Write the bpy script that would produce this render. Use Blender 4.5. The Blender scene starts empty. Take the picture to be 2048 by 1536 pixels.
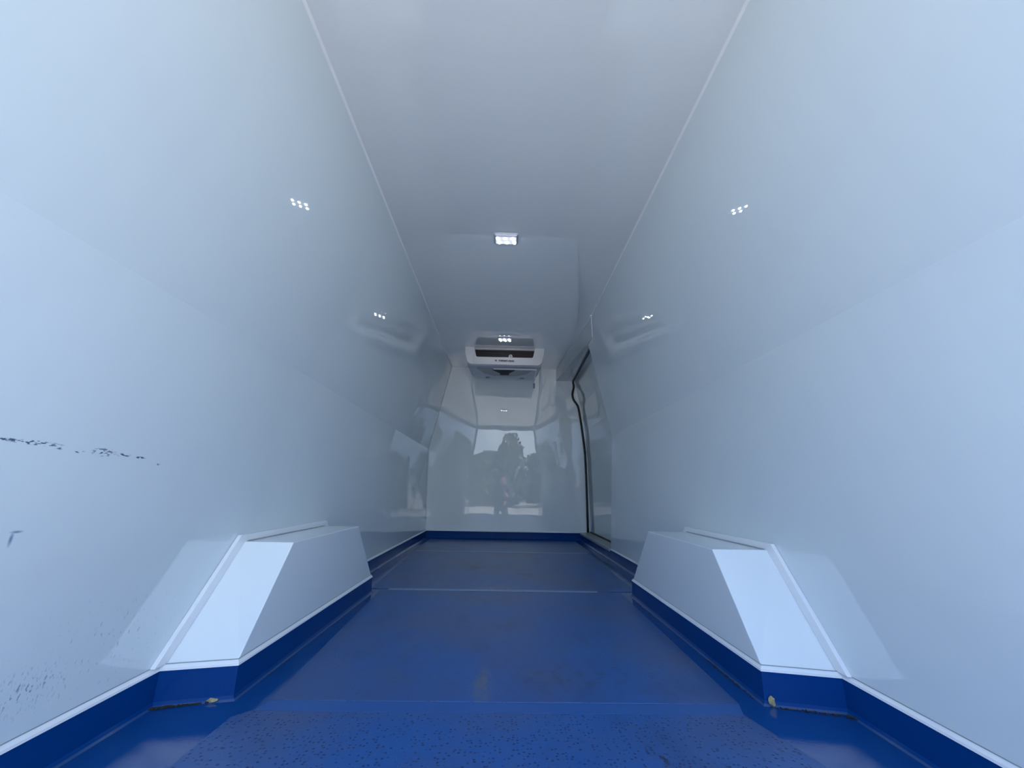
import bpy, bmesh, math, random
from mathutils import Vector, Matrix
S = bpy.context.scene
C = S.collection

# ------------------------------------------------------------------ camera
cd = bpy.data.cameras.new('camera'); cam = bpy.data.objects.new('camera', cd); C.objects.link(cam)
cd.sensor_width = 36.0; cd.lens = 770.0 / 2048 * 36.0; cd.clip_start = 0.02; cd.clip_end = 400
R_ = Vector((0.99958892, -0.02230277, 0.01801597)); U_ = Vector((-0.02332786, -0.26738106, 0.96330845)); F_ = Vector((0.01666732, 0.96333273, 0.26779142))
m = Matrix((R_, U_, -F_)).transposed().to_4x4(); m.translation = Vector((-0.0007, 0, 0.52)); cam.matrix_world = m
S.camera = cam

# ------------------------------------------------------------------ sky, sun, exposure
SKY_STRENGTH = .97
w = bpy.data.worlds.new('sky'); S.world = w; w.use_nodes = True
nt = w.node_tree; nt.nodes.clear()
def N(t, k, **kw):
    n = t.nodes.new(k)
    for a, b in kw.items(): setattr(n, a, b)
    return n
out = N(nt, 'ShaderNodeOutputWorld'); bg = N(nt, 'ShaderNodeBackground'); tc = N(nt, 'ShaderNodeTexCoord')
sep = N(nt, 'ShaderNodeSeparateXYZ'); nt.links.new(tc.outputs['Generated'], sep.inputs[0])
rp = N(nt, 'ShaderNodeValToRGB'); nt.links.new(sep.outputs['Z'], rp.inputs[0])
e = rp.color_ramp.elements; e[0].position = 0.0; e[0].color = (1.72, 2.4, 3.4, 1); e[1].position = 0.75; e[1].color = (0.5, 1.25, 3.3, 1)
ns = N(nt, 'ShaderNodeTexNoise'); ns.inputs['Scale'].default_value = 3.2; ns.inputs['Detail'].default_value = 6; ns.inputs['Roughness'].default_value = .55
nt.links.new(tc.outputs['Generated'], ns.inputs['Vector'])
cr = N(nt, 'ShaderNodeValToRGB'); cr.color_ramp.elements[0].position = .5; cr.color_ramp.elements[1].position = .62
nt.links.new(ns.outputs['Fac'], cr.inputs[0])
mx = N(nt, 'ShaderNodeMixRGB'); nt.links.new(cr.outputs[0], mx.inputs[0]); nt.links.new(rp.outputs[0], mx.inputs[1]); mx.inputs[2].default_value = (3.4, 4.1, 4.8, 1)
nt.links.new(mx.outputs[0], bg.inputs[0]); bg.inputs[1].default_value = SKY_STRENGTH; nt.links.new(bg.outputs[0], out.inputs[0])

sd = bpy.data.lights.new('sun', 'SUN'); sd.energy = 21.0; sd.angle = math.radians(.6); sd.color = (1, .94, .84)
sun = bpy.data.objects.new('sun', sd); C.objects.link(sun)
sun.rotation_euler = Vector((-0.9, -0.35, -1.0)).to_track_quat('-Z', 'Y').to_euler()   # from the cab side and the right, so none of it enters through the rear doors

S.view_settings.view_transform = 'Standard'; S.view_settings.look = 'None'; S.view_settings.gamma = 1
S.view_settings.exposure = 0.0; S.view_settings.use_curve_mapping = False
S.cycles.diffuse_bounces = 8; S.cycles.glossy_bounces = 5; S.cycles.max_bounces = 12
S.cycles.sample_clamp_indirect = 6

# ------------------------------------------------------------------ materials
def mat(name, col, rough=.5, spec=.5, metal=0, coat=0, bump=None, ior=1.5, emit=None):
    M = bpy.data.materials.new(name); M.use_nodes = True; t = M.node_tree; p = t.nodes['Principled BSDF']
    p.inputs['Base Color'].default_value = (*col, 1); p.inputs['Roughness'].default_value = rough
    p.inputs['Metallic'].default_value = metal; p.inputs['Specular IOR Level'].default_value = spec; p.inputs['IOR'].default_value = ior
    p.inputs['Coat Weight'].default_value = coat; p.inputs['Coat Roughness'].default_value = .004; p.inputs['Coat IOR'].default_value = 1.8
    if emit: p.inputs['Emission Color'].default_value = (*emit[0], 1); p.inputs['Emission Strength'].default_value = emit[1]
    g = N(t, 'ShaderNodeNewGeometry')
    if bump:                    # list of (noise scale, distance)
        prev = None
        for sc, di in bump:
            n = N(t, 'ShaderNodeTexNoise'); n.inputs['Scale'].default_value = sc; n.inputs['Detail'].default_value = 2
            t.links.new(g.outputs['Position'], n.inputs['Vector'])
            b = N(t, 'ShaderNodeBump'); b.inputs['Distance'].default_value = di; b.inputs['Strength'].default_value = 1
            t.links.new(n.outputs['Fac'], b.inputs['Height'])
            if prev: t.links.new(prev.outputs[0], b.inputs['Normal'])
            prev = b
        t.links.new(prev.outputs[0], p.inputs['Normal'])
    return M
def colour_noise(M, col2, scale, lo, hi, detail=4, vec=None, strength=1):
    """mix a second colour in where noise is high"""
    t = M.node_tree; p = t.nodes['Principled BSDF']
    g = [n for n in t.nodes if n.type == 'NEW_GEOMETRY'][0]
    mp = N(t, 'ShaderNodeMapping'); t.links.new(g.outputs['Position'], mp.inputs[0])
    if vec: mp.inputs['Scale'].default_value = vec
    n = N(t, 'ShaderNodeTexNoise'); n.inputs['Scale'].default_value = scale; n.inputs['Detail'].default_value = detail
    t.links.new(mp.outputs[0], n.inputs['Vector'])
    r = N(t, 'ShaderNodeMapRange'); r.inputs[1].default_value = lo; r.inputs[2].default_value = hi; r.inputs[4].default_value = strength
    t.links.new(n.outputs['Fac'], r.inputs[0])
    mix = N(t, 'ShaderNodeMixRGB'); t.links.new(r.outputs[0], mix.inputs[0])
    inp = p.inputs['Base Color']
    if inp.is_linked: t.links.new(inp.links[0].from_socket, mix.inputs[1])
    else: mix.inputs[1].default_value = inp.default_value
    mix.inputs[2].default_value = (*col2, 1); t.links.new(mix.outputs[0], inp)
    return r, g
def boxmask(t, g, c, half, soft):
    """1 inside an axis-aligned ellipsoid at c (a stain with its own place)"""
    mp = N(t, 'ShaderNodeVectorMath', operation='SUBTRACT'); t.links.new(g.outputs['Position'], mp.inputs[0]); mp.inputs[1].default_value = c
    dv = N(t, 'ShaderNodeVectorMath', operation='DIVIDE'); t.links.new(mp.outputs[0], dv.inputs[0]); dv.inputs[1].default_value = half
    ln = N(t, 'ShaderNodeVectorMath', operation='LENGTH'); t.links.new(dv.outputs[0], ln.inputs[0])
    r = N(t, 'ShaderNodeMapRange'); r.inputs[1].default_value = 1; r.inputs[2].default_value = 1 - soft; r.inputs[3].default_value = 0; r.inputs[4].default_value = 1
    t.links.new(ln.outputs['Value'], r.inputs[0]); return r.outputs[0]
def stain(M, col, places, scale, lo, hi, vec=(1, 1, 1), strength=1, detail=3):
    t = M.node_tree
    r, g = colour_noise(M, col, scale, lo, hi, detail, vec, strength)
    tot = None
    for c, half, soft in places:
        s = boxmask(t, g, c, half, soft)
        if tot is None: tot = s
        else:
            a = N(t, 'ShaderNodeMath', operation='MAXIMUM'); t.links.new(tot, a.inputs[0]); t.links.new(s, a.inputs[1]); tot = a.outputs[0]
    mu = N(t, 'ShaderNodeMath', operation='MULTIPLY'); t.links.new(tot, mu.inputs[0]); t.links.new(r.outputs[0], mu.inputs[1])
    mix = r.outputs[0].links[0].to_node if r.outputs[0].links[0].to_node.type == 'MIX_RGB' else r.outputs[0].links[1].to_node
    t.links.new(mu.outputs[0], mix.inputs[0])

WHITE = (.705, .775, .795)
m_wall = mat('white_gloss_panel', WHITE, .006, .5, bump=[(1.3, .0012)], ior=1.75)
m_wall_l = mat('white_gloss_panel_scuffed', WHITE, .006, .5, bump=[(1.3, .0012)], ior=1.75)
m_ceil = mat('white_gloss_ceiling', (.82, .85, .85), .004, .5, bump=[(.9, .0005)], ior=2.0, coat=.8)
m_far = mat('white_gloss_bulkhead', (.90, .945, .95), .01, .5, bump=[(2.2, .0015)], ior=1.65)
m_arch = mat('white_laminate', (.80, .85, .86), .06, .5, bump=[(3, .0006)])
m_bead = mat('white_sealant', (.86, .87, .88), .35)
m_skirt = mat('blue_skirting_paint', (.001, .043, .20), .14, .15, bump=[(6, .002), (250, .0002)])
m_floor = mat('blue_floor_paint', (.006, .062, .235), .035, .5, bump=[(4, .002), (200, .0002)])
m_sheet = mat('blue_nonslip_flooring', (.014, .093, .305), .38, .5)
m_seam = mat('blue_weld_bead', (.13, .2, .34), .3)
m_joint = mat('blue_joint_bead', (.02, .07, .2), .25)
m_strip = mat('blue_smooth_strip', (.016, .095, .31), .4)
m_black = mat('black_rubber', (.006, .007, .01), .45)
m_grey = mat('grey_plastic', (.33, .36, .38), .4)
m_casing = mat('white_plastic_casing', (.90, .87, .87), .3)
m_under = mat('light_grey_plastic', (.55, .57, .62), .35)
m_slat = mat('grille_slat', (.11, .08, .08), .4)
m_lip = mat('lips', (.36, .18, .15), .5)
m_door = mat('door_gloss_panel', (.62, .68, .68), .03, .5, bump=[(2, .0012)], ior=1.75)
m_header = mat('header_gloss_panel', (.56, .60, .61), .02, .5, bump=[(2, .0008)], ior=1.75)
m_slatpale = mat('grille_top_bar', (.62, .56, .54), .4)
m_dark = mat('black_void', (.004, .004, .006), .6)
m_ink = mat('black_lettering', (.01, .012, .02), .4)
m_chrome = mat('lamp_chrome', (.75, .77, .8), .15, metal=1)
m_lens = mat('lamp_lens', (.55, .57, .6), .2, emit=((.93, .97, 1), .25))
m_led = mat('led_dome', (1, 1, 1), .3, emit=((.93, .97, 1), 34))
m_sill = mat('worn_grey_sill', (.30, .32, .30), .35, bump=[(80, .0006)])
m_alu = mat('aluminium_edge', (.5, .52, .56), .35, metal=.6)
m_debris = mat('dry_leaf_debris', (.42, .36, .18), .8)
m_crumb = mat('dark_grit', (.02, .02, .018), .9)

# stains with their own place: scuff marks on the left wall, dust and wear on the floor
SC = (.07, .10, .18)
stain(m_wall_l, SC, [((-.85, .665, .589), (.05, .03, .004), .4), ((-.85, .715, .588), (.05, .05, .005), .4), ((-.85, .758, .583), (.05, .012, .004), .5), ((-.85, .79, .580), (.05, .012, .004), .5),
                     ((-.85, .838, .583), (.05, .03, .011), .5), ((-.85, .885, .581), (.05, .02, .005), .5), ((-.85, .925, .579), (.05, .018, .003), .5), ((-.85, .98, .567), (.05, .008, .003), .5)], 190, .50, .60, (1, .5, 1.3))
stain(m_wall_l, (.22, .29, .40), [((-.85, .727, .425), (.05, .004, .016), .8), ((-.85, .732, .436), (.05, .012, .003), .8)], 60, .25, .45)
stain(m_wall_l, (.16, .21, .36), [((-.85, .83, .160), (.05, .085, .045), .9)], 210, .57, .64, (1, 1, .5), .85)
stain(m_wall_l, (.30, .36, .44), [((-.85, .93, .19), (.05, .30, .12), .9)], 150, .64, .70, (1, 1, .5), .6)

def sheet_details(m_sheet, vs, lo):
    t = m_sheet.node_tree; p = t.nodes['Principled BSDF']; g = [n for n in t.nodes if n.type == 'NEW_GEOMETRY'][0]
    colour_noise(m_sheet, (.05, .085, .19), 2.2, .42, .72, 5)
    colour_noise(m_sheet, (.014, .05, .17), 9, .52, .75, 6, (1, .5, 1), .6)
    # small pits of the nonslip surface
    v = N(t, 'ShaderNodeTexVoronoi'); v.inputs['Scale'].default_value = vs; v.inputs['Randomness'].default_value = .6
    mp = N(t, 'ShaderNodeMapping'); mp.inputs['Scale'].default_value = (1, 1, 0); t.links.new(g.outputs['Position'], mp.inputs[0]); t.links.new(mp.outputs[0], v.inputs['Vector'])
    r = N(t, 'ShaderNodeMapRange'); r.inputs[1].default_value = lo; r.inputs[2].default_value = lo - .1; r.inputs[3].default_value = 0; r.inputs[4].default_value = 1
    t.links.new(v.outputs['Distance'], r.inputs[0])
    # pits are filled here and there by wear
    n = N(t, 'ShaderNodeTexNoise'); n.inputs['Scale'].default_value = 14; t.links.new(g.outputs['Position'], n.inputs['Vector'])
    r2 = N(t, 'ShaderNodeMapRange'); r2.inputs[1].default_value = .20; r2.inputs[2].default_value = .46; t.links.new(n.outputs['Fac'], r2.inputs[0])
    mu = N(t, 'ShaderNodeMath', operation='MULTIPLY'); t.links.new(r.outputs[0], mu.inputs[0]); t.links.new(r2.outputs[0], mu.inputs[1])
    mix = N(t, 'ShaderNodeMixRGB'); old = p.inputs['Base Color'].links[0].from_socket
    t.links.new(mu.outputs[0], mix.inputs[0]); t.links.new(old, mix.inputs[1]); mix.inputs[2].default_value = (.007, .030, .11, 1)
    t.links.new(mix.outputs[0], p.inputs['Base Color'])
    b = N(t, 'ShaderNodeBump'); b.invert = True; b.inputs['Distance'].default_value = .0008; b.inputs['Strength'].default_value = .7
    t.links.new(r.outputs[0], b.inputs['Height'])
    n3 = N(t, 'ShaderNodeTexNoise'); n3.inputs['Scale'].default_value = 260; t.links.new(g.outputs['Position'], n3.inputs['Vector'])
    b2 = N(t, 'ShaderNodeBump'); b2.inputs['Distance'].default_value = .0005; b2.inputs['Strength'].default_value = .6
    t.links.new(n3.outputs['Fac'], b2.inputs['Height']); t.links.new(b.outputs[0], b2.inputs['Normal']); t.links.new(b2.outputs[0], p.inputs['Normal'])
sheet_details(m_sheet, 100, .31)
m_sheet_fine = mat('blue_nonslip_flooring_fine', (.014, .093, .305), .36, .5)
sheet_details(m_sheet_fine, 130, .24)
stain(m_sheet_fine, (.17, .17, .12), [((-.045, 1.25, 0), (.032, .13, .1), .8)], 55, .30, .6, (1, .5, 1), .7)
stain(m_sheet_fine, (.13, .13, .14), [((-.30, 1.55, 0), (.04, .38, .1), .9)], 30, .42, .7, (1, .3, 1), .35)
stain(m_sheet_fine, (.17, .19, .2), [((-.03, 2.36, 0), (.17, .10, .1), .7)], 16, .38, .66, (1.6, 1, 1), .6)
stain(m_sheet_fine, (.008, .02, .06), [((-.22, 2.95, 0), (.35, .22, .1), .8), ((.12, 2.72, 0), (.13, .08, .1), .6)], 7, .5, .66, (1, .6, 1), .6)
stain(m_sheet_fine, (.012, .028, .07), [((.25, 1.30, 0), (.5, .17, .1), .9)], 26, .52, .70, (1, .8, 1), .5)
stain(m_sheet, (.01, .015, .03), [((.318, .975, 0), (.010, .022, .1), .6), ((.338, .945, 0), (.010, .022, .1), .6)], 80, .42, .52, (1, .6, 1), .9)

# ------------------------------------------------------------------ helpers
def obj(name, bm, m_, parent=None, smooth=False, bevel=0, seg=2):
    me = bpy.data.meshes.new(name); bmesh.ops.recalc_face_normals(bm, faces=bm.faces); bm.to_mesh(me); bm.free()
    for mm in (m_ if isinstance(m_, (list, tuple)) else [m_]): me.materials.append(mm)
    o = bpy.data.objects.new(name, me); C.objects.link(o)
    if parent:
        o.parent = parent; o.matrix_parent_inverse = Matrix.Translation(-parent.location)
    if smooth:
        for p in me.polygons: p.use_smooth = True
    if bevel:
        b = o.modifiers.new('bevel', 'BEVEL'); b.width = bevel; b.segments = seg; b.limit_method = 'ANGLE'; b.angle_limit = math.radians(35)
    return o
def thing(name, label, cat, loc, group=None):
    o = bpy.data.objects.new(name, None); C.objects.link(o); o.location = loc; o.empty_display_size = .1
    o['label'] = label; o['category'] = cat
    if group: o['group'] = group
    bpy.context.view_layer.update()
    return o
def tag(o, label, cat, group=None):
    o['label'] = label; o['category'] = cat
    if group: o['group'] = group
    return o
def struct(o, label=None):
    o['kind'] = 'structure'
    if label: o['label'] = label
    return o
def box(bm, a, b):
    v = [bm.verts.new((x, y, z)) for x in (a[0], b[0]) for y in (a[1], b[1]) for z in (a[2], b[2])]
    for f in ((0, 1, 3, 2), (4, 6, 7, 5), (0, 4, 5, 1), (2, 3, 7, 6), (0, 2, 6, 4), (1, 5, 7, 3)): bm.faces.new([v[i] for i in f])
def loft(bm, rings, closed=True, caps=True):
    vs = [[bm.verts.new(p) for p in r] for r in rings]
    n = len(rings[0])
    for a, b in zip(vs, vs[1:]):
        for i in range(n if closed else n - 1):
            j = (i + 1) % n; bm.faces.new((a[i], a[j], b[j], b[i]))
    if caps: bm.faces.new(vs[0]); bm.faces.new(vs[-1][::-1])
def tube(bm, pts, r, n=12):
    pts = [Vector(p) for p in pts]; rings = []; up = None
    for i, p in enumerate(pts):
        d = ((pts[i + 1] if i + 1 < len(pts) else p) - (pts[i - 1] if i else p)).normalized()
        if up is None: up = d.orthogonal().normalized()
        up = (up - d * up.dot(d)).normalized(); s = d.cross(up)
        rings.append([p + (up * math.cos(2 * math.pi * k / n) + s * math.sin(2 * math.pi * k / n)) * r for k in range(n)])
    loft(bm, rings)
def catmull(pts, k=6):
    P = [Vector(p) for p in pts]; P = [P[0]] + P + [P[-1]]; o = []
    for i in range(1, len(P) - 2):
        for j in range(k):
            t = j / k; a, b, c, d = P[i - 1:i + 3]
            o.append(.5 * ((2 * b) + (c - a) * t + (2 * a - 5 * b + 4 * c - d) * t * t + (3 * b - a - 3 * c + d) * t ** 3))
    o.append(P[-2]); return o
def lathe(bm, c, axis, prof, n=20):
    """prof: list of (radius, height along axis)"""
    a = Vector(axis).normalized(); u = a.orthogonal().normalized(); s = a.cross(u); c = Vector(c)
    loft(bm, [[c + a * h + (u * math.cos(2 * math.pi * k / n) + s * math.sin(2 * math.pi * k / n)) * max(r, 1e-4) for k in range(n)] for r, h in prof])
def sweep(bm, path, prof, side):
    """prof (offset from the wall, z) carried along a floor path with mitred corners; side = +1 when the room lies left of travel"""
    P = [Vector((p[0], p[1])) for p in path]; rings = []
    for i, p in enumerate(P):
        d1 = (p - P[i - 1]).normalized() if i else None; d2 = (P[i + 1] - p).normalized() if i + 1 < len(P) else None
        n1 = Vector((-d1.y, d1.x)) if d1 else None; n2 = Vector((-d2.y, d2.x)) if d2 else None
        if n1 is None: nn = n2
        elif n2 is None: nn = n1
        else: nn = (n1 + n2); nn = nn / (1 + n1.dot(n2))
        rings.append([(p.x + nn.x * o * side, p.y + nn.y * o * side, z) for o, z in prof])
    loft(bm, rings)

# ------------------------------------------------------------------ cargo box geometry (metres; y runs from the rear doors to the cab)
Y0, Y1, H = -.15, 4.5975, 2.0016
def xl(y, z):      # inner face of the left wall
    a = .8455 + .0024 * y; b = .8264 + .0139 * y; c = .6636 + .0031 * y
    if z <= .9767: return -(a + (b - a) * (z - .0839) / (.9767 - .0839)) if z > .0839 else -a
    return -(b + (c - b) * (z - .9767) / (H - .9767))
def xr(y, z):
    a = .8801 + .0024 * y; b = .8971 + .0139 * y; c = .7222 + .0031 * y
    if z <= 1.004: return (a + (b - a) * (z - .0839) / (1.004 - .0839)) if z > .0839 else a
    return b + (c - b) * (z - 1.004) / (H - 1.004)
def shell(bm, fx, zs, y0, y1, out, ny=2):
    ys = [y0 + (y1 - y0) * i / (ny - 1) for i in range(ny)]
    rings = [[(fx(y, z), y, z) for z in zs] + [(out, y, z) for z in reversed(zs)] for y in ys]
    loft(bm, rings)
bm = bmesh.new(); shell(bm, xl, [-.02, .0839, .9767, H], Y0, Y1, -1.12, 6)
struct(obj('wall_left', bm, m_wall_l))
DY = 3.36       # near edge of the side door
bm = bmesh.new(); shell(bm, xr, [-.02, .0839, 1.004, H], Y0, DY, 1.14, 5)
shell(bm, xr, [1.852, 1.92, H], DY, Y1, 1.14, 3); shell(bm, xr, [-.02, .0600], DY, Y1, 1.14, 3)
struct(obj('wall_right', bm, m_wall))
bm = bmesh.new(); box(bm, (-1.12, Y1, -.02), (1.14, Y1 + .07, H)); struct(obj('wall_front', bm, m_far))
bm = bmesh.new(); box(bm, (-1.12, Y0, H), (1.14, Y1 + .07, H + .07)); struct(obj('ceiling', bm, m_ceil))
bm = bmesh.new(); box(bm, (-.90, Y0, -.08), (.99, Y1, 0)); fl = struct(obj('floor', bm, m_floor))
# rear door frame (behind the viewpoint)
bm = bmesh.new()
for s, f in ((-1, xl), (1, xr)):
    loft(bm, [[(f(Y0, z), y, z), (f(Y0, z) + (-s) * .03, y, z), (f(Y0, z2) + (-s) * .03, y, z2), (f(Y0, z2), y, z2)] for z, z2 in ((0, .98),) for y in (Y0 - .05, Y0)])
    loft(bm, [[(f(Y0, z), y, z), (f(Y0, z) + (-s) * .03, y, z), (f(Y0, z2) + (-s) * .03, y, z2), (f(Y0, z2), y, z2)] for z, z2 in ((.98, 1.95),) for y in (Y0 - .05, Y0)])
box(bm, (-.70, Y0 - .05, 1.95), (.76, Y0, H)); struct(obj('trim_1', bm, m_grey))

# nonslip sheets and weld seams, parts of the floor
def slab(name, poly, z, m_, bev=.001):
    bm = bmesh.new(); loft(bm, [[(x, y, -.002) for x, y in poly], [(x, y, z) for x, y in poly]]); return obj(name, bm, m_, fl, bevel=bev)
slab('nonslip_sheet', [(-.63, Y0 + .01), (.66, Y0 + .01), (.655, .93), (.602, 1.112), (-.593, 1.112), (-.622, 1.085)], .0025, m_sheet)
slab('nonslip_sheet', [(-.575, 1.161), (.62, 1.161), (.645, 2.28), (-.64, 2.28)], .0025, m_sheet_fine)
slab('nonslip_sheet', [(-.70, 2.31), (.74, 2.31), (.76, 3.62), (-.76, 3.62)], .0025, m_sheet_fine)
slab('nonslip_sheet', [(-.78, 3.65), (.80, 3.65), (.80, 4.50), (-.78, 4.50)], .0025, m_sheet_fine)
slab('joint_strip', [(-.59, 1.1135), (.602, 1.1135), (.618, 1.1595), (-.572, 1.1595)], .0018, m_strip, .0006)
slab('weld_seam', [(-.60, 2.281), (.52, 2.281), (.52, 2.309), (-.60, 2.309)], .005, m_seam, .002)
slab('weld_seam', [(-.76, 3.62), (.755, 3.62), (.755, 3.65), (-.76, 3.65)], .005, m_seam, .002)

# skirting round the arches
AL, AR = .6789, .6972
AY = (1.135, 1.1717, 1.3625, 1.9495, 2.218, 2.235)
def path(s):
    f = xl if s < 0 else xr; a = AL if s < 0 else AR
    P = [(f(Y0, .05), Y0), (f(AY[0], .05), AY[0]), (s * a, AY[1]), (s * a, AY[4]), (f(AY[5], .05), AY[5])]
    return P
for s, nm in ((-1, 'left'), (1, 'right')):
    f = xl if s < 0 else xr
    P = path(s) + [(f(Y1, .05), Y1)]
    side = -1 if s < 0 else 1
    bm = bmesh.new(); sweep(bm, P, [(0, 0), (.016, 0), (.009, .010), (.006, .074), (0, .074)], side)
    bb = struct(obj('baseboard_' + nm, bm, m_skirt))
    # pale sealant bead along the skirting's top; on the right it stops at the side door
    Q = P if s < 0 else P[:-1] + [(f(DY - .01, .05), DY - .01)]
    bm = bmesh.new(); sweep(bm, Q, [(0, .074), (.0075, .074), (.0065, .079), (0, .086)], side)
    tb = struct(obj('trim_2' if s < 0 else 'trim_3', bm, m_bead))
    bm = bmesh.new(); sweep(bm, Q, [(0, .0861), (.0012, .0861), (.0012, .0878), (0, .0878)], side); obj('shadow_line', bm, m_grey, tb)  # thin grey strip standing in for the shadow line on the wall above the bead
    # floor edge bead
    bm = bmesh.new(); sweep(bm, [(p[0], p[1]) for p in P], [(.013, 0), (.018, 0), (.0138, .004)], side)
    obj('edge_bead', bm, m_joint, bb)
bm = bmesh.new(); sweep(bm, [(xl(Y1, .05), Y1), (xr(Y1, .05), Y1)], [(0, 0), (.016, 0), (.008, .010), (.006, .078), (0, .078)], -1); struct(obj('baseboard_front', bm, m_skirt))
bm = bmesh.new(); sweep(bm, [(xl(Y1, .05), Y1), (xr(Y1, .05) + .05, Y1)], [(0, .078), (.0075, .078), (.006, .082), (0, .090)], -1); struct(obj('trim_4', bm, m_bead))
# ceiling corner beads
for k, (f, s, yend) in enumerate(((xl, -1, Y1), (xr, 1, 3.06))):
    bm = bmesh.new(); loft(bm, [[(f(y, H), y, H), (f(y, H) - s * .007, y, H), (f(y, H - .008), y, H - .008)] for y in (Y0, yend)])
    struct(obj('trim_%d' % (5 + k), bm, m_bead))
# corner bead of the bulkhead
bm = bmesh.new(); loft(bm, [[(xl(Y1, z) - .001, Y1, z), (xl(Y1, z) + .006, Y1, z), (xl(Y1 - .006, z), Y1 - .006, z)] for z in (.088, .9767, H - .008)])
struct(obj('trim_7', bm, m_bead))

# ------------------------------------------------------------------ wheel arch covers
def arch(s, label):
    f = xl if s < 0 else xr; a = AL if s < 0 else AR; zt, zb = .346, .0735
    root = thing('wheel_arch_cover', label, 'wheel arch', (s * .77, 1.68, 0), 'white wheel arch covers either side of the floor')
    e_ = .0005
    def ring_out(y, z): return (f(y, z) - s * e_, y, z)
    bm = bmesh.new()
    inner = [(s * a, AY[1] - .0, 0.001), (s * a, AY[1], zb + .010), (s * a, AY[2], zt), (s * a, AY[3], zt), (s * a, AY[4], zb + .010), (s * a, AY[4], 0.001)]
    outer = [ring_out(AY[0], .001), ring_out(AY[0] + .002, zb + .010), ring_out(AY[2], zt), ring_out(AY[3], zt), ring_out(AY[5], zb + .010), ring_out(AY[5], .001)]
    loft(bm, [inner, outer])
    obj('cover_box', bm, m_arch, root, bevel=.0022, seg=2)
    # upstand flange lying on the wall round the box
    t = .013
    o_out = [(1.103, .087), (1.338, .368), (1.966, .368), (2.262, .087)]
    o_in = [(1.139, .087), (1.362, .344), (1.948, .344), (2.232, .087)]
    bm = bmesh.new(); rings = []
    for (y, z), (y2, z2) in zip(o_out, o_in):
        rings.append([(f(y, z) - s * e_, y, z), (f(y, z) - s * t, y, z), (f(y2, z2) - s * t, y2, z2), (f(y2, z2) - s * e_, y2, z2)])
    loft(bm, rings); obj('flange', bm, m_bead, root, bevel=.0012)
    # dark sealed joint between flange and top
    bm = bmesh.new(); tube(bm, [(f(1.372, zt) - s * (t + .002), 1.372, zt + .001), (f(1.94, zt) - s * (t + .002), 1.94, zt + .001)], .0022, 8)
    obj('joint', bm, m_grey, root)
    return root
arch(-1, 'white boxed wheel arch cover against the left wall')
arch(1, 'white boxed wheel arch cover against the right wall')

# ------------------------------------------------------------------ side door and its header
door = bpy.data.objects.new('door_1', None); C.objects.link(door); door.location = (1.0, 3.98, .086); struct(door); bpy.context.view_layer.update()
prof = [(.992, .087), (.990, .5), (.985, .9), (.965, 1.22), (.925, 1.53), (.895, 1.66), (.862, 1.851)]
bm = bmesh.new()
loft(bm, [[(x, y, z) for x, z in prof] + [(x + .04, y, z) for x, z in reversed(prof)] for y in (DY + .002, Y1 - .001)])
obj('door_panel', bm, m_door, door)
G = [(.80, 3.40, 1.842), (.812, 3.8, 1.842), (.828, 4.3, 1.842), (.833, 4.55, 1.842), (.836, 4.578, 1.83), (.843, 4.58, 1.775), (.829, 4.58, 1.71), (.825, 4.58, 1.665), (.838, 4.58, 1.61), (.868, 4.58, 1.565),
     (.893, 4.58, 1.51), (.916, 4.58, 1.36), (.932, 4.58, 1.22), (.949, 4.58, 1.05), (.958, 4.58, .906), (.962, 4.58, .5), (.961, 4.58, .089)]
bm = bmesh.new(); tube(bm, catmull(G, 4), .0125, 10); obj('door_seal', bm, m_black, door, smooth=True)
bm = bmesh.new(); box(bm, (.872, DY + .001, .0605), (1.05, Y1 - .001, .0865)); obj('door_sill', bm, m_sill, door, bevel=.002)
bm = bmesh.new(); box(bm, (.868, DY - .02, .066), (.8775, Y1 - .03, .084)); obj('sill_edge', bm, m_alu, door, bevel=.001)
bm = bmesh.new(); box(bm, (.981, DY + .003, .087), (.9895, Y1 - .03, .100)); obj('bottom_seal', bm, m_black, door)

bm = bmesh.new()
T = bm.verts.new((.7305, 3.055, H - .0005)); Nb = bm.verts.new((xr(3.17, 1.852) - .001, 3.17, 1.852)); Fb = bm.verts.new((.626, Y1 - .001, 1.848)); Ft = bm.verts.new((.628, Y1 - .001, H - .0005))
T2 = bm.verts.new((xr(Y1, H) - .001, Y1 - .001, H - .0005)); Wb = bm.verts.new((xr(Y1, 1.85) - .001, Y1 - .001, 1.852))
for q in ((T, Nb, Fb, Ft), (T, Ft, T2), (Nb, Wb, Fb), (Ft, Fb, Wb, T2), (T, T2, Wb, Nb)): bm.faces.new(q)
hp = tag(obj('header_panel', bm, m_header), 'white wedge shaped header box under the ceiling above the side door', 'panel')
bm = bmesh.new(); tube(bm, [(.7305, 3.055, H - .004), (.628, Y1 - .004, H - .004)], .0035, 6); obj('sealant_edge', bm, m_bead, hp)
bm = bmesh.new(); tube(bm, [(.7305, 3.055, H - .004), (xr(3.17, 1.852) - .004, 3.168, 1.852)], .0035, 6); obj('sealant_edge', bm, m_bead, hp)
bm = bmesh.new(); box(bm, (.715, 3.035, H - .010), (.738, 3.052, H - .001)); obj('end_cap', bm, m_bead, hp, bevel=.002)

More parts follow.
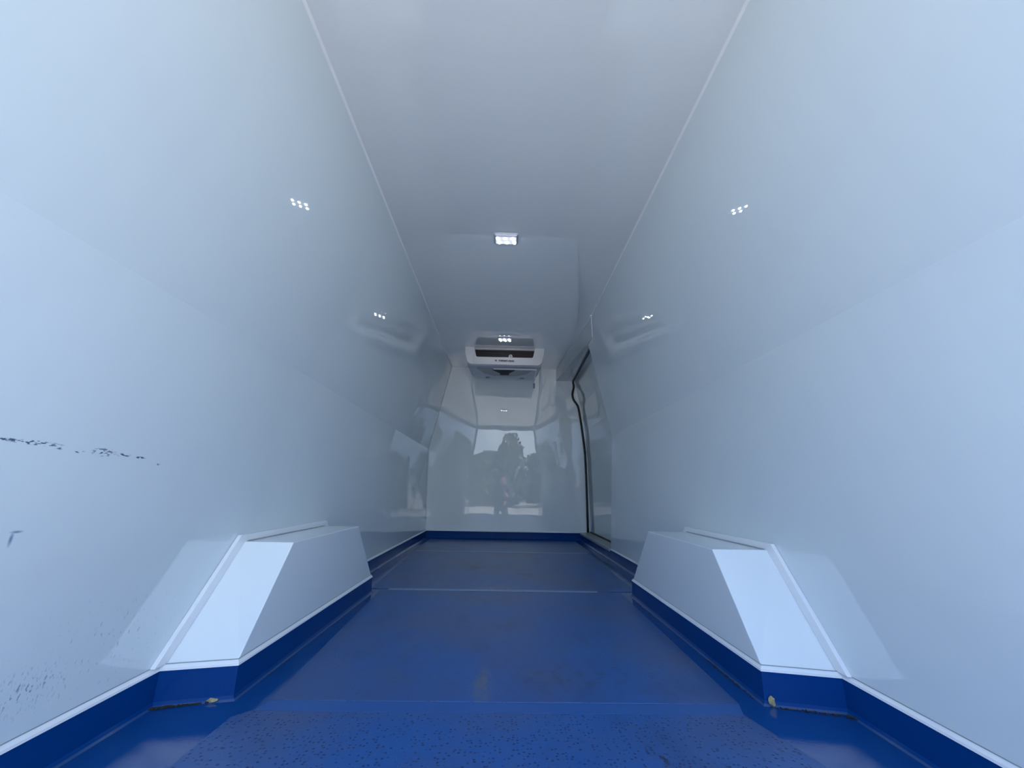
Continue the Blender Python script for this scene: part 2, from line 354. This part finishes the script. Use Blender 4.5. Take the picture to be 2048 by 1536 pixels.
# ------------------------------------------------------------------ ceiling lamps
def lamp(y0, y1, xa, xb, label):
    xc, yc = (xa + xb) / 2, (y0 + y1) / 2
    r = thing('ceiling_lamp', label, 'lamp', (xc, yc, H), 'small six diode ceiling lamps')
    hw, hl = (xb - xa) / 2, (y1 - y0) / 2
    def rr(hw, hl, rad, z, n=4):
        o = []
        for cx, cy, a0 in ((hw - rad, hl - rad, 0), (-hw + rad, hl - rad, 90), (-hw + rad, -hl + rad, 180), (hw - rad, -hl + rad, 270)):
            for k in range(n + 1):
                a = math.radians(a0 + 90 * k / n); o.append((xc + cx + rad * math.cos(a), yc + cy + rad * math.sin(a), z))
        return o
    bm = bmesh.new(); loft(bm, [rr(hw, hl, .008, H - .0005), rr(hw, hl, .008, H - .006), rr(hw - .006, hl - .006, .006, H - .013)]); obj('bezel', bm, m_chrome, r)
    bm = bmesh.new(); loft(bm, [rr(hw - .010, hl - .010, .005, H - .013), rr(hw - .012, hl - .012, .005, H - .0155)]); obj('lens', bm, m_lens, r)
    for i in range(3):
        for j in range(2):
            c = (xc + (i - 1) * (hw * .62) + (.006 if j else -.006), yc + (j - .5) * hl * .85, H - .0155)
            bm = bmesh.new(); lathe(bm, c, (0, 0, -1), [(.0085, 0), (.0082, .003), (.0065, .0055), (.003, .007), (.0005, .0074)], 16); obj('diode', bm, m_led, r, smooth=True)
    return r
lamp(1.978, 2.070, -.092, .056, 'small lit ceiling lamp nearest the viewer, mid ceiling')
lamp(3.575, 3.671, -.092, .056, 'small lit ceiling lamp just in front of the cooling unit')

# ------------------------------------------------------------------ cooling unit
FY = 3.875
ac = thing('cooling_unit', 'white ceiling mounted cooling unit with black slatted grille', 'cooling unit', (-.02, 4.1, H))
xc = -.018
def arc(cx, cz, r, a0, a1, n=6): return [(cx + r * math.cos(math.radians(a0 + (a1 - a0) * k / n)), cz + r * math.sin(math.radians(a0 + (a1 - a0) * k / n))) for k in range(n + 1)]
top = H - .0015
outer = [(xc - .422, top)] + [(xc - .418, 1.93)] + arc(xc - .345, 1.868, .056, 190, 270) + arc(xc + .345, 1.868, .056, 270, 350) + [(xc + .418, 1.93), (xc + .422, top)]
inner = [(xc + .324, top)] + arc(xc + .285, 1.912, .022, 0, -90) + arc(xc - .285, 1.912, .022, 270, 180) + [(xc - .324, top)]
U = outer + inner
# fascia: U-shaped white frame round the grille, gently raked back towards its lower edge
bm = bmesh.new()
def fy(z): return FY + .0 + max(0, (1.86 - z)) * .25
va = [bm.verts.new((x, fy(z), z)) for x, z in U]; vb = [bm.verts.new((x, FY + .07, z)) for x, z in U]
bm.faces.new(va); bm.faces.new(vb[::-1])
for i in range(len(U)): j = (i + 1) % len(U); bm.faces.new((va[i], vb[i], vb[j], va[j]))
bmesh.ops.triangulate(bm, faces=[f for f in bm.faces if len(f.verts) > 4])
obj('fascia', bm, m_casing, ac, bevel=.008, seg=3)
# body behind, tapering to the back
bm = bmesh.new()
def bring(y, hw, zb, r=.03):
    return [(xc - hw, y, top)] + [(x, y, z) for x, z in arc(xc - hw + r, zb + r, r, 180, 270, 4)] + [(x, y, z) for x, z in arc(xc + hw - r, zb + r, r, 270, 360, 4)] + [(xc + hw, y, top)]
loft(bm, [bring(FY + .071, .405, 1.812), bring(FY + .13, .40, 1.80), bring(4.25, .385, 1.797), bring(4.345, .372, 1.805)])
obj('body', bm, m_under, ac, bevel=.004)
# grille: dark backing, pale top bar and slats
bm = bmesh.new(); box(bm, (xc - .320, FY + .045, 1.893), (xc + .320, FY + .066, top)); gr = obj('grille', bm, m_dark, ac)
bm = bmesh.new(); box(bm, (xc - .320, FY + .004, 1.974), (xc + .320, FY + .03, top)); obj('top_bar', bm, m_slatpale, gr, bevel=.003)
for k in range(5):
    z = 1.901 + k * .0145
    bm = bmesh.new(); hw = .316 if k else .308
    loft(bm, [[(xc - hw, FY + .010, z), (xc + hw, FY + .010, z), (xc + hw, FY + .016, z + .002), (xc - hw, FY + .016, z + .002)],
              [(xc - hw, FY + .010, z + .0034), (xc + hw, FY + .010, z + .0034), (xc + hw, FY + .016, z + .0048), (xc - hw, FY + .016, z + .0048)]])
    obj('slat', bm, m_slat, gr)
# badge, lettering, logo
bm = bmesh.new(); lathe(bm, (.046, FY + .008, 1.902), (0, -1, 0), [(.020, 0), (.020, .010), (.017, .013), (.006, .014), (.0005, .014)], 24); obj('badge', bm, m_casing, ac)
bm = bmesh.new(); lathe(bm, (.046, FY - .006, 1.902), (0, -1, 0), [(.012, 0), (.012, .0012), (.0005, .0014)], 20); obj('badge_centre', bm, m_grey, ac)
def text(s, size, x0, z0, width, name, shear=0):
    cu = bpy.data.curves.new('t', 'FONT'); cu.body = s; cu.size = size; cu.extrude = .0006; cu.offset = .0011; cu.shear = shear
    o = bpy.data.objects.new('t', cu); C.objects.link(o); bpy.context.view_layer.update()
    me = bpy.data.meshes.new_from_object(o.evaluated_get(bpy.context.evaluated_depsgraph_get())); bpy.data.objects.remove(o)
    w0 = min(v.co.x for v in me.vertices); w1 = max(v.co.x for v in me.vertices); k = width / (w1 - w0)
    for v in me.vertices:
        x, y, z = v.co; v.co = (x0 + (x - w0) * k, FY - .0008 - z, z0 + y)
    me.materials.clear(); me.materials.append(m_ink)
    q = bpy.data.objects.new(name, me); C.objects.link(q); q.parent = ac; q.matrix_parent_inverse = Matrix.Translation(-ac.location)
    q['label'] = 'black lettering reading THERMO KING' if name == 'lettering' else 'black logo mark'
text('THERMO KING', .0215, -.083, 1.8435, .166, 'lettering')
text('TK', .0215, -.121, 1.8435, .026, 'logo', .3)
# underside: shallow tray, black fan throat, drain pipe
bm = bmesh.new(); P = [(-.325, 3.985), (.31, 3.985), (.24, 4.16), (.12, 4.25), (-.14, 4.25), (-.25, 4.16)]
loft(bm, [[(x, y, 1.7975) for x, y in P], [(xc + (x - xc) * .97, y * .98 + .083, 1.7925) for x, y in P]]); obj('fan_tray', bm, m_grey, ac)
bm = bmesh.new(); P = [(-.150, 3.992), (.106, 3.992), (.095, 4.03), (.036, 4.13), (.036, 4.20), (-.067, 4.20), (-.067, 4.13), (-.14, 4.03)]
loft(bm, [[(x, y, 1.7920) for x, y in P], [(x, y, 1.7900) for x, y in P]]); obj('fan_throat', bm, m_dark, ac)
bm = bmesh.new(); tube(bm, catmull([(-.14, 3.972, 1.790), (.1, 3.972, 1.790), (.30, 3.972, 1.790), (.325, 3.99, 1.789), (.328, 4.1, 1.788), (.329, 4.25, 1.787), (.330, 4.30, 1.780), (.331, 4.325, 1.762), (.331, 4.327, 1.72)], 5), .0085, 10)
obj('drain_pipe', bm, m_casing, ac, smooth=True)
bm = bmesh.new(); tube(bm, [(.331, 4.327, 1.735), (.332, 4.327, 1.71), (.333, 4.327, 1.680)], .0115, 12); obj('pipe_sleeve', bm, m_grey, ac)
# mounting feet at the back
for x in (-.21, .19):
    bm = bmesh.new(); box(bm, (x - .025, 4.325, 1.790), (x + .025, 4.35, 1.804)); obj('mounting_bolt', bm, m_grey, ac, bevel=.004)

# ------------------------------------------------------------------ debris
def chip(x, y, size, label, seed):
    random.seed(seed); bm = bmesh.new(); bmesh.ops.create_icosphere(bm, subdivisions=2, radius=1)
    for v in bm.verts:
        k = 1 + random.uniform(-.35, .35); v.co = Vector((x + v.co.x * size[0] * k, y + v.co.y * size[1] * k, size[2] + .001 + v.co.z * size[2] * k))
    return tag(obj('leaf_scrap', bm, m_debris), label, 'debris')
chip(-.712, 1.150, (.012, .005, .004), 'dry yellow leaf scrap at the foot of the left wheel arch', 3)
chip(.702, 1.156, (.007, .006, .011), 'dry brown leaf scrap at the corner of the right wheel arch', 8)
random.seed(5); bm = bmesh.new()
def grit(n, xa, xb, ya, yb, r0, r1):
    for _ in range(n):
        t = random.random(); x = xa + (xb - xa) * t + random.gauss(0, .003); y = ya + (yb - ya) * t + random.gauss(0, .002); r = random.uniform(r0, r1)
        bmesh.ops.create_icosphere(bm, subdivisions=1, radius=r, matrix=Matrix.Translation((x, y, r * .8)) @ Matrix.Diagonal((random.uniform(.6, 1.6), random.uniform(.6, 1.4), .7, 1)))
grit(260, -.85, -.72, 1.112, 1.148, .0008, .0026); grit(60, -.84, -.80, 1.112, 1.122, .001, .0034)
grit(160, .70, .86, 1.15, 1.112, .0006, .0022); grit(70, .855, .885, 1.112, 1.09, .001, .0034)
grit(160, .68, .675, 1.19, 1.45, .0006, .0018); grit(60, -.66, -.655, 1.19, 1.5, .0005, .0014)
g_ = tag(obj('grit', bm, m_crumb), 'dark grit lying along the foot of the skirting', 'grit'); g_['kind'] = 'stuff'

# ------------------------------------------------------------------ the yard outside the rear doors (seen only as reflections)
GZ = -.65
m_ground = mat('yard_concrete', (.47, .44, .38), .8); colour_noise(m_ground, (.37, .36, .32), .8, .4, .7)
m_white = mat('white_render', (.85, .83, .78), .8)
m_leaf = mat('foliage', (.08, .12, .05), .7); colour_noise(m_leaf, (.15, .19, .09), 5, .4, .7)
m_bark = mat('bark', (.10, .075, .05), .9)
bm = bmesh.new(); box(bm, (-60, -90, GZ - .1), (60, 30, GZ)); struct(obj('floor_yard', bm, m_ground))
def yard_wall(x0, x1, y, h, label):
    bm = bmesh.new(); box(bm, (x0, y, GZ), (x1, y + .2, GZ + h)); box(bm, (x0 - .04, y - .04, GZ + h), (x1 + .04, y + .24, GZ + h + .07))
    tag(obj('yard_wall', bm, m_white, bevel=.01), label, 'wall')
yard_wall(-9, 9, -29.5, 2.2, 'long white yard wall standing behind all the trees')
def tree(x, y, h, w_, label, seed):
    random.seed(seed); r = thing('tree', label, 'tree', (x, y, GZ), 'trees beyond the yard')
    bm = bmesh.new(); lathe(bm, (x, y, GZ), (0, 0, 1), [(.22, 0), (.16, h * .2), (.12, h * .5), (.05, h * .8)], 10); obj('trunk', bm, m_bark, r)
    bm = bmesh.new()
    for _ in range(1700):
        a = random.uniform(0, 6.28); q = random.random() ** .5; t = random.random()
        rad = w_ * q * math.sin(math.pi * (.14 + .80 * t)) ** .45
        c = Vector((x + rad * math.cos(a), y + rad * math.sin(a), GZ + h * (.06 + .94 * t)))
        s = random.uniform(.12, .26); n_ = Vector((random.gauss(0, 1), random.gauss(0, 1), random.gauss(0, 1))).normalized(); u = n_.orthogonal().normalized() * s; v = n_.cross(u)
        bm.faces.new([bm.verts.new(c + d) for d in (-u, v * .6, u, -v * .6)])
    f_ = obj('crown', bm, m_leaf, r)
for x, y, h, w_, sd_, lb in ((.55, -22, 5.6, 1.15, 1, 'tallest green tree mirrored in the middle of the front panel'), (-2.25, -22, 3.9, 1.55, 2, 'low bushy tree left of the tallest in the reflection'),
        (3.25, -22, 4.2, 1.45, 3, 'broad tree right of the tallest in the reflection'), (-5.7, -22, 4.3, 1.7, 4, 'leftmost tree beyond the yard'), (6.5, -22, 4.2, 1.6, 5, 'rightmost tree beyond the yard'),
        (-.9, -26, 4.6, 1.9, 6, 'tree close behind and left of the tallest one'), (3.2, -26.5, 4.4, 1.9, 7, 'tree standing behind the broad one on the right')):
    tree(x, y, h, w_, lb, sd_)

# the photographer outside the rear doors, mirrored as a dark figure in the front panel
m_cloth = mat('dark_blue_cloth', (.03, .045, .09), .9); m_skin = mat('skin', (.42, .25, .18), .55); m_hair = mat('dark_hair', (.02, .015, .012), .7); m_jeans = mat('jeans', (.03, .04, .07), .9)
PX, PY = -.03, -1.15
ph = thing('person', 'stooping person in dark clothes mirrored low in the front panel', 'person', (PX, PY, GZ))
def skinned(name, verts, edges, m_, parent, root=0, sub=2):
    me = bpy.data.meshes.new(name); me.from_pydata([v[:3] for v in verts], edges, []); o = bpy.data.objects.new(name, me); C.objects.link(o)
    o.modifiers.new('skin', 'SKIN')
    if not me.skin_vertices: me.attributes.new('skin_vertex', 'FLOAT', 'POINT')
    sv = me.skin_vertices[0].data
    for i, v in enumerate(verts): sv[i].radius = (v[3], v[4] if len(v) > 4 else v[3]); sv[i].use_root = i == root
    ss = o.modifiers.new('sub', 'SUBSURF'); ss.levels = ss.render_levels = sub
    bpy.context.view_layer.update()
    me2 = bpy.data.meshes.new_from_object(o.evaluated_get(bpy.context.evaluated_depsgraph_get())); bpy.data.objects.remove(o)
    me2.materials.clear(); me2.materials.append(m_)
    for p in me2.polygons: p.use_smooth = True
    q = bpy.data.objects.new(name, me2); C.objects.link(q)
    if parent: q.parent = parent; q.matrix_parent_inverse = Matrix.Translation(-parent.location)
    return q
def rel(x, y, z, *r): return (PX + x, PY + y, GZ + z, *r)
V = [rel(0, -.06, .84, .13, .11), rel(0, .02, 1.00, .115, .10), rel(0, .12, 1.17, .14, .11), rel(0, .19, 1.29, .09, .08), rel(0, .215, 1.345, .052), rel(0, .25, 1.40, .06), rel(0, .265, 1.46, .085, .075), rel(0, .26, 1.53, .06)]
Ed = [(i, i + 1) for i in range(7)]
for s_ in (-1, 1):
    n = len(V)
    V += [rel(s_ * .17, .19, 1.25, .058), rel(s_ * .235, .14, 1.02, .045), rel(s_ * .15, .32, 1.06, .034), rel(s_ * .085, .47, 1.12, .025)]; Ed += [(3, n), (n, n + 1), (n + 1, n + 2), (n + 2, n + 3)]
    n = len(V)
    V += [rel(s_ * .095, -.05, .76, .085), rel(s_ * .13, .07, .46, .060), rel(s_ * .14, -.05, .10, .042), rel(s_ * .145, -.04, .045, .038), rel(s_ * .16, .13, .035, .034)]
    Ed += [(0, n), (n, n + 1), (n + 1, n + 2), (n + 2, n + 3), (n + 3, n + 4)]
body = skinned('body', V, Ed, m_skin, ph)
# clothing follows the same limbs, slightly larger
J = [0, 1, 2, 3, 8, 9, 10, 17, 18, 19]
def garment(name, idx, grow, m_):
    mp_ = {k: i for i, k in enumerate(idx)}
    skinned(name, [tuple(V[k][:3]) + tuple(r + grow for r in V[k][3:]) for k in idx], [(mp_[a], mp_[b]) for a, b in Ed if a in mp_ and b in mp_], m_, ph)
garment('jacket', [0, 1, 2, 3, 8, 9, 10, 17, 18, 19], .014, m_cloth)
garment('trousers', [0, 12, 13, 14, 21, 22, 23], .014, m_jeans)
hd = Vector(rel(0, .262, 1.475)[:3])
bm = bmesh.new(); bmesh.ops.create_uvsphere(bm, u_segments=20, v_segments=14, radius=1)
for v in list(bm.verts):
    if v.co.y > .45 and v.co.z < .35 or v.co.z < -.45: bm.verts.remove(v)
    else: v.co = hd + Vector((v.co.x * .094, v.co.y * .106 - .008, v.co.z * .115 + .012))
obj('hair', bm, m_hair, ph, smooth=True)
for s_ in (-1, 1):          # eyes and ears
    bm = bmesh.new(); bmesh.ops.create_uvsphere(bm, u_segments=10, v_segments=8, radius=.012, matrix=Matrix.Translation(hd + Vector((s_ * .031, .078, -.005)))); obj('eye', bm, m_dark, ph, smooth=True)
    bm = bmesh.new(); bmesh.ops.create_uvsphere(bm, u_segments=10, v_segments=8, radius=1, matrix=Matrix.Translation(hd + Vector((s_ * .086, .0, -.015))) @ Matrix.Diagonal((.010, .018, .030, 1))); obj('ear', bm, m_skin, ph, smooth=True)
bm = bmesh.new(); tube(bm, [hd + Vector((0, .078, .0)), hd + Vector((0, .098, -.032)), hd + Vector((0, .080, -.040))], .010, 8); obj('nose', bm, m_skin, ph, smooth=True)
bm = bmesh.new(); tube(bm, [hd + Vector((-.022, .074, -.062)), hd + Vector((0, .082, -.064)), hd + Vector((.022, .074, -.062))], .0045, 8); obj('mouth', bm, m_lip, ph, smooth=True)
for s_ in (-1, 1):          # hands: palm, four fingers and a thumb closing on the phone's edge
    w_ = Vector(rel(s_ * .085, .47, 1.12)[:3]); k = Vector(rel(s_ * .080, .53, 1.135)[:3])
    HV = [(*w_, .022, .018), (*(w_ * .5 + k * .5), .030, .014), (*k, .032, .012)]; HE = [(0, 1), (1, 2)]
    skinned('palm', HV, HE, m_skin, ph, sub=2)
    for f_ in range(4):
        b_ = k + Vector((s_ * -.002, .0, .030 - f_ * .019)); L = (.9, 1, .95, .78)[f_]
        skinned('finger', [(*b_, .009), (*(b_ + Vector((s_ * .006, .036 * L, 0))), .0085), (*(b_ + Vector((-s_ * .010, .056 * L, 0))), .008), (*(b_ + Vector((-s_ * .028, .058 * L, 0))), .007)], [(0, 1), (1, 2), (2, 3)], m_skin, ph, sub=1)
    b_ = w_ + Vector((-s_ * .012, .022, .018))
    skinned('thumb', [(*b_, .011), (*(b_ + Vector((-s_ * .016, .018, .016))), .010), (*(b_ + Vector((-s_ * .026, .040, .018))), .009)], [(0, 1), (1, 2)], m_skin, ph, sub=1)
bm = bmesh.new(); c_ = rel(0, .558, 1.135); box(bm, (c_[0] - .073, c_[1] - .004, c_[2] - .036), (c_[0] + .073, c_[1] + .004, c_[2] + .036))
tag(obj('phone', bm, m_black, bevel=.003), 'black phone held out level in both hands of the mirrored person', 'phone')
